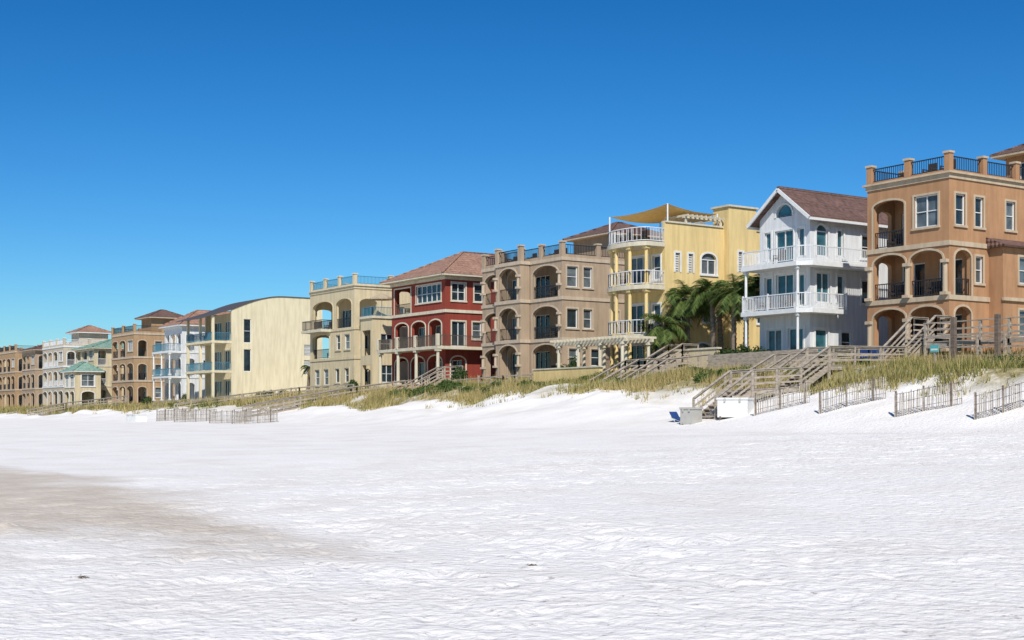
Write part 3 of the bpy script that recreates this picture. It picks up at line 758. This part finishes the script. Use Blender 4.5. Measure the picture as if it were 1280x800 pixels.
def grass(name,n,xr,yr,blades,hm,wd,tall=.06):
    x=rng.uniform(*xr,n*3); y=rng.uniform(*yr,n*3)
    dens=sstep(.28,.62,vn(x*.3,y*.35,71))*.93+.07
    edge=sstep(51.8,55.5,y+(vn(x*.25,y*.3,61)-.5)*5)
    k=rng.random(n*3)<dens*(edge**1.5+.02); x=x[k][:n];y=y[k][:n]
    nc=len(x)
    kind=vn(x*.12,y*.3,72)
    X=np.repeat(x,blades);Y=np.repeat(y,blades);K=np.repeat(kind,blades);t=len(X)
    X=X+rng.normal(0,.16,t);Y=Y+rng.normal(0,.16,t)
    Z=terrain(X,Y)-.06
    H=hm*rng.uniform(.5,1.25,t)*(0.6+.8*np.repeat(rng.random(nc),blades))
    tl=rng.random(t)<tall; H=np.where(tl,H*1.9,H)
    a=rng.uniform(0,2*np.pi,t); lean=rng.uniform(.1,.65,t)*H*np.where(tl,.5,1); la=rng.uniform(0,2*np.pi,t)
    w=wd*np.where(tl,.7,1)
    dx=np.cos(a)*w;dy=np.sin(a)*w
    tip=np.stack([X+np.cos(la)*lean,Y+np.sin(la)*lean,Z+H],-1)
    V=np.stack([np.stack([X-dx,Y-dy,Z],-1),np.stack([X+dx,Y+dy,Z],-1),tip],1)
    green=np.array([.20,.22,.05]);straw=np.array([.52,.41,.18]);dk=np.array([.10,.13,.035])
    r=np.clip(rng.normal(0,.2,t)+(K-.5)*1.6+.52,0,1)[:,None]
    c=green*(1-r)+straw*r
    d=(rng.random(t)<.16)[:,None]; c=np.where(d,dk,c); c=np.where(tl[:,None],straw*1.1,c)*rng.uniform(.75,1.2,(t,1))
    return trimesh(name,V,c,oname=name)
grass('dune_grass',12000,(-112,-18),(52,65.5),12,.43,.028)
grass('dune_grass',8500,(-320,-112),(52,65.5),10,.55,.05)
def shrub(name,items,leaf=.11,cols=((.05,.095,.025),(.13,.19,.045))):
    Vs=[];Cs=[]
    for (x,y,rx,ry,h) in items:
        n=int(rx*ry*h*900)+250
        nl=max(3,int(rx*3)); lob=rng.uniform(-1,1,(nl,3))*[.65,.65,.0]+[0,0,.35]; lr=rng.uniform(.3,.65,nl)
        li=rng.integers(0,nl,n); d=rng.normal(size=(n,3)); d/=np.linalg.norm(d,axis=1)[:,None]; rr=rng.uniform(.6,1.08,n)[:,None]
        p=lob[li]+d*lr[li][:,None]*rr; p[:,2]=np.abs(p[:,2])
        P=p*[rx,ry,h]+[x,y,0]; P[:,2]+=terrain(P[:,0],P[:,1])-.05
        e1=rng.normal(size=(n,3));e1/=np.linalg.norm(e1,axis=1)[:,None]; e2=np.cross(e1,d); e2/=np.linalg.norm(e2,axis=1)[:,None]+1e-6
        s_=rng.uniform(.6,1.4,n)[:,None]*leaf
        Vs.append(np.stack([P-e1*s_*.5,P+e1*s_*.5,P+e2*s_],1))
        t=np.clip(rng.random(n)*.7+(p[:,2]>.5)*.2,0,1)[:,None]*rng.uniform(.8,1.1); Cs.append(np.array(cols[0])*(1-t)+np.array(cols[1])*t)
    return trimesh(name,np.concatenate(Vs),np.concatenate(Cs),oname=name)
it=[]
for _ in range(120):
    s_=rng.uniform(30,290); y=rng.uniform(56.5,63.5)
    it.append((-s_,y,rng.uniform(.5,1.5),rng.uniform(.5,1.1),rng.uniform(.4,.8)))
for s_,y in ((79,57),(82,57.5),(88,57),(91,57.5),(94,57),(98,57),(103,57.5),(60.5,59),(63,59),(66,58.5),(44,59),(40,58)): it.append((-s_,y,rng.uniform(1.2,2),1.0,rng.uniform(.6,1.0)))
shrub('dune_shrubs',it)
hd=[(-s_,rng.uniform(64.4,65.3),rng.uniform(.9,1.6),.8,rng.uniform(1.2,2.0)) for s_ in list(np.arange(66,71,1.0))+[59.3,60.4,87,88.5,104.5,124.5,143,146,149,173,187,190,210]]
shrub('green_hedge',hd,.14,((.03,.06,.02),(.08,.13,.035)))

M['trunk']=wood('palm_trunk_bark',(.22,.17,.12))
def palm(X,Y,h,cr=1.7,nf=34):
    z=float(terrain(X,Y))-.1
    b=B('palm_tree',X,Y,z)
    lean=random.uniform(-.3,.3); n=16
    for i in range(n):
        t0=i/n;t1=(i+1)/n; r0=.21-.05*t0
        b.cyl('trunk',lean*t0*t0,0,h*t0,h*t1+.01,r0*.9,r0*1.14,n=9)
    b.finish()
    V=[];C=[]
    top=np.array([-lean,0,h])
    for f in range(nf):
        az=random.uniform(0,2*math.pi); el=random.uniform(-.45,1.4); L=cr*random.uniform(.75,1.15)
        d=np.array([math.cos(az),math.sin(az),0]); sd=np.array([-math.sin(az),math.cos(az),0]); pts=[]
        seg=9; p=top.copy(); e=el
        for k in range(seg+1):
            pts.append(p.copy()); p=p+(d*math.cos(e)+np.array([0,0,math.sin(e)]))*L/seg; e-=(.12+.10*random.random())*(1.1 if el>0 else .6)
        dry=el<-.2 and random.random()<.45
        for k in range(seg):
            q0,q1=pts[k],pts[k+1]
            V.append([q0-sd*.025,q0+sd*.025,q1])
            C.append((.16,.16,.06))
            if k<2: continue
            for sg in(-1,1):
                for m_ in range(4):
                    t=m_/4; q=q0*(1-t)+q1*t; ll=cr*.42*(1-((k+t)/seg)*.45)*random.uniform(.8,1.1)
                    dirn=sd*sg*.8+(q1-q0)/np.linalg.norm(q1-q0)*.6+np.array([0,0,-random.uniform(.1,.6)]); tip=q+dirn*ll
                    ax=(q1-q0)/np.linalg.norm(q1-q0)*.035
                    V.append([q-ax,q+ax,tip]); g_=random.uniform(.7,1.25)
                    C.append((.25*g_,.19*g_,.09*g_) if dry else (.08*g_,.13*g_,.033*g_) if random.random()<.65 else (.18*g_,.23*g_,.06*g_))
    trimesh('palm_fronds',np.array(V),np.array(C),parent=b.e,oname='fronds')
for X,Y,h in ((-76.3,67.2,5.6),(-75.0,69.3,5.5),(-73.5,67.2,6.0),(-72.3,69.2,5.4),(-71.2,67.0,5.7),(-70.4,69.2,5.9),(-77,65.2,3.6)): palm(X,Y,h,2.2,44)
palm(-78.4,65.2,3.3,1.3,26)
palm(-140.5,67,3.4,1.3,20)

# bits of dried seaweed on the sand
sv=[];scol=[]
for (x,y,r) in ((-5.6,8.9,.05),(-13.2,3.9,.06),(-11.5,8.0,.025)):
    z=float(terrain(x,y,True))
    for k in range(45):
        a=random.uniform(0,6.28);rr=r*abs(random.gauss(0,.7)); p=np.array([x+math.cos(a)*rr*1.6,y+math.sin(a)*rr,z+random.uniform(.0,.02)])
        d=np.array([random.gauss(0,1),random.gauss(0,1),random.gauss(0,.3)])*.03
        sv.append([p,p+np.array([.008,.008,.006]),p+d]);scol.append((.16,.11,.06))
trimesh('dried_seaweed',np.array(sv),np.array(scol),oname='dried_seaweed')

# ------------------------------------------------------------------ light, sky, camera
ts=Vector((.84,-.54,0)).normalized(); el=math.radians(43)
tosun=Vector((ts.x*math.cos(el),ts.y*math.cos(el),math.sin(el)))
L=bpy.data.lights.new('sun','SUN'); L.energy=4.75; L.angle=math.radians(.53); L.color=(1,.955,.885)
o=bpy.data.objects.new('sun',L); scene.collection.objects.link(o); o.rotation_euler=tosun.to_track_quat('Z','Y').to_euler(); o.location=(0,-20,50)
w=bpy.data.worlds.new('World'); scene.world=w; w.use_nodes=True; nt=w.node_tree
bg=nt.nodes['Background']; sky=nt.nodes.new('ShaderNodeTexSky'); sky.sky_type='NISHITA'; sky.sun_disc=False
sky.sun_elevation=el; sky.sun_rotation=math.atan2(tosun.x,tosun.y); sky.air_density=1.0; sky.dust_density=.3; sky.ozone_density=3.0
mu=nt.nodes.new('ShaderNodeMix'); mu.data_type='RGBA'; mu.blend_type='MULTIPLY'; mu.inputs[0].default_value=1; mu.inputs[7].default_value=(.67,.865,1.0,1)
hs=nt.nodes.new('ShaderNodeHueSaturation'); hs.inputs['Saturation'].default_value=1.12
gm=nt.nodes.new('ShaderNodeGamma'); gm.inputs['Gamma'].default_value=1.38
nt.links.new(sky.outputs[0],mu.inputs[6]); nt.links.new(mu.outputs[2],gm.inputs['Color']); nt.links.new(gm.outputs[0],hs.inputs['Color']); nt.links.new(hs.outputs[0],bg.inputs['Color']); bg.inputs['Strength'].default_value=.05
cd=bpy.data.cameras.new('camera'); cd.sensor_width=36; cd.lens=1700/1280*36; cd.shift_y=(518-400)/1280; cd.clip_end=20000; cd.clip_start=.1
cam=bpy.data.objects.new('camera',cd); scene.collection.objects.link(cam); cam.location=(0,0,1.6)
cam.rotation_euler=(math.radians(90),0,math.radians(56)); scene.camera=cam
